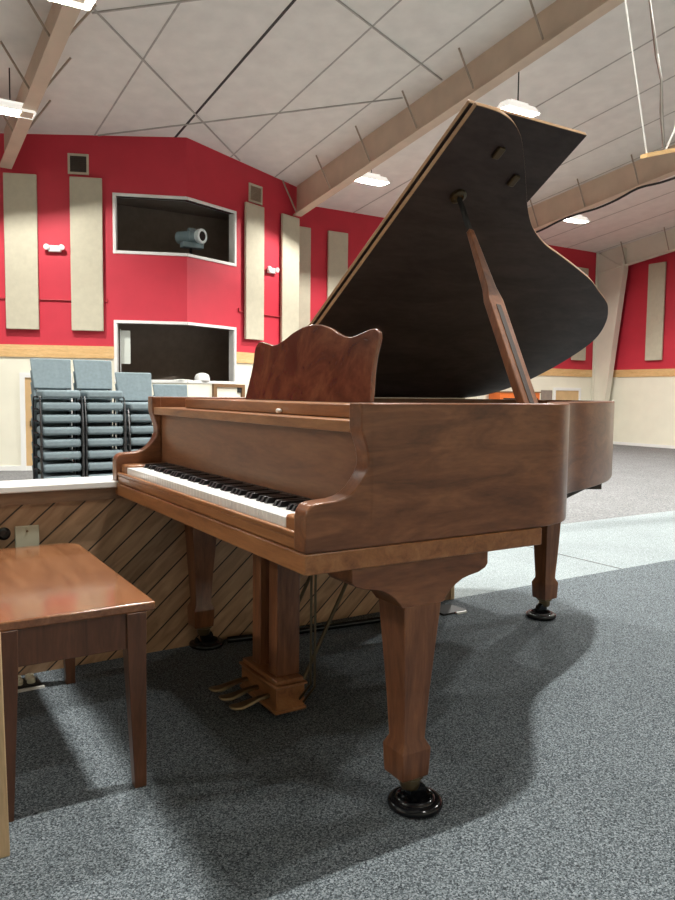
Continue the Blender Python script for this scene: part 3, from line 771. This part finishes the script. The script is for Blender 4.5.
obj('apron', bm, M_benchleg, bench, bevel=.002)
for s in (.508, 1.287):
    for t in (-.209, -.512):
        bm = newbm(); c = Bp(s, t, 0); sg = 1 if t > -.3 else -1; ss = -1 if s > .9 else 1
        loft(bm, [sqring(c[0]+ss*.009, c[1]+sg*.007, 0, .03), sqring(c[0], c[1], .36, .048), sqring(c[0], c[1], .457, .05)])
        obj('leg', bm, M_benchleg, bench, bevel=.002)

# pale board at the left edge of the photo
bm = newbm(); prism(bm, [(-.5,0),(0,0),(-.009,.5),(-.5,.5)], lambda u, v, h: (u, h, v), -.02, 0); o = obj('wooden_board', bm, M_tan, bevel=.003)
o.matrix_world = RM(.245, 1.72, 0); tag(o, 'pale wooden board at the left edge of the photo in front of the bench', 'board')

# ------------------------------------------------------------------ stacked chairs
def make_chair():
    t = thing('stacking_chair', '', 'chair')
    def cushion(w0, w1, y0, y1, z0, z1, tilt=0):
        bm = newbm(); quad_box(bm, [(-w0,y0,z0),(w0,y0,z0),(w1,y1,z0),(-w1,y1,z0),(-w0,y0,z1),(w0,y0,z1),(w1,y1,z1),(-w1,y1,z1)]); return bm
    # local: front = -y
    obj('seat', cushion(.208,.195,-.22,.2,.385,.475), M_fabric, t, bevel=.028, bseg=3)
    bm = newbm(); tn = math.tan(math.radians(15))
    y0, y1 = .235, .235+.35*tn
    quad_box(bm, [(-.21,y0,.49),(.21,y0,.49),(.21,y0+.034,.49),(-.21,y0+.034,.49),(-.228,y1,.84),(.228,y1,.84),(.228,y1+.034,.84),(-.228,y1+.034,.84)])
    obj('backrest', bm, M_fabric, t, bevel=.015, bseg=3)
    for s in (-1, 1):
        bm = newbm(); tube(bm, [(s*.2,-.1,.395),(s*.219,-.16,.40),(s*.223,-.19,.38),(s*.223,-.252,.0)], .0095, 6); obj('leg', bm, M_frame, t, smooth=50)
        bm = newbm(); tube(bm, [(s*.2,.1,.395),(s*.219,.17,.40),(s*.223,.2,.38),(s*.223,.264,.0)], .0095, 6); obj('leg', bm, M_frame, t, smooth=50)
        bm = newbm(); tube(bm, [(s*.17,.15,.40),(s*.17,.225,.42),(s*.17,.245,.475),(s*.17,.262,.515)], .009, 6); obj('back_post', bm, M_frame, t, smooth=50)
    bm = newbm(); box(bm, -.2, .2, -.12, -.1, .385, .401); box(bm, -.2, .2, .1, .12, .385, .401); obj('seat_frame', bm, M_frame, t)
    return t
chair0 = make_chair(); firstc = True
ords = ['topmost','second','third','fourth','fifth','sixth','seventh','eighth','ninth','lowest']
stacks = (('leftmost chair stack', 10, 0), ('second chair stack', 10, .0), ('third chair stack', 9, 0), ('rightmost chair stack', 8, .02))
for k2, (nm, n, off) in enumerate(stacks):
    for j in range(n):
        M = RM((1.89,2.37,2.865,3.345)[k2], 8.95+off, ZH + j*.1375) 
        pos = n-1-j
        word = ords[pos] if pos < n-1 else 'lowest'
        lab = ('grey-blue padded chair, %s of the %s from the left' if k2 in (1, 2) else 'grey-blue padded chair, %s of the %s') % (word if word in ('topmost','lowest') else word+' from the top', nm)
        if firstc: chair0.matrix_world = M; c_ = chair0; firstc = False; c_['label'] = lab
        else: c_ = dup(chair0, M, lab)
        c_['group'] = 'grey-blue chairs in the ' + nm.split(',')[0]

# ------------------------------------------------------------------ world, camera
w = bpy.data.worlds.new('world'); sc.world = w; w.use_nodes = True
w.node_tree.nodes['Background'].inputs['Color'].default_value = (.6,.65,.7,1); w.node_tree.nodes['Background'].inputs['Strength'].default_value = .02

cam = bpy.data.cameras.new('camera'); co = bpy.data.objects.new('camera', cam); C.objects.link(co); sc.camera = co
cam.sensor_fit = 'VERTICAL'; cam.sensor_height = 24; cam.sensor_width = 18
cam.lens = 753.7/900*24; cam.clip_start = .05; cam.clip_end = 200
pitch, roll = .0751, .0114
F = Vector((0, math.cos(pitch), -math.sin(pitch))); U0 = Vector((0, math.sin(pitch), math.cos(pitch))); R0 = Vector((1,0,0))
Rv = R0*math.cos(roll)+U0*math.sin(roll); Uv = -R0*math.sin(roll)+U0*math.cos(roll)
m = Matrix((Rv, Uv, -F)).transposed().to_4x4(); m.translation = (0,0,1.0121); co.matrix_world = m
sc.view_settings.view_transform = 'Standard'; sc.view_settings.look = 'None'; sc.view_settings.gamma = 1; sc.view_settings.exposure = 0.3
try: sc.view_settings.use_curve_mapping = False
except Exception: pass
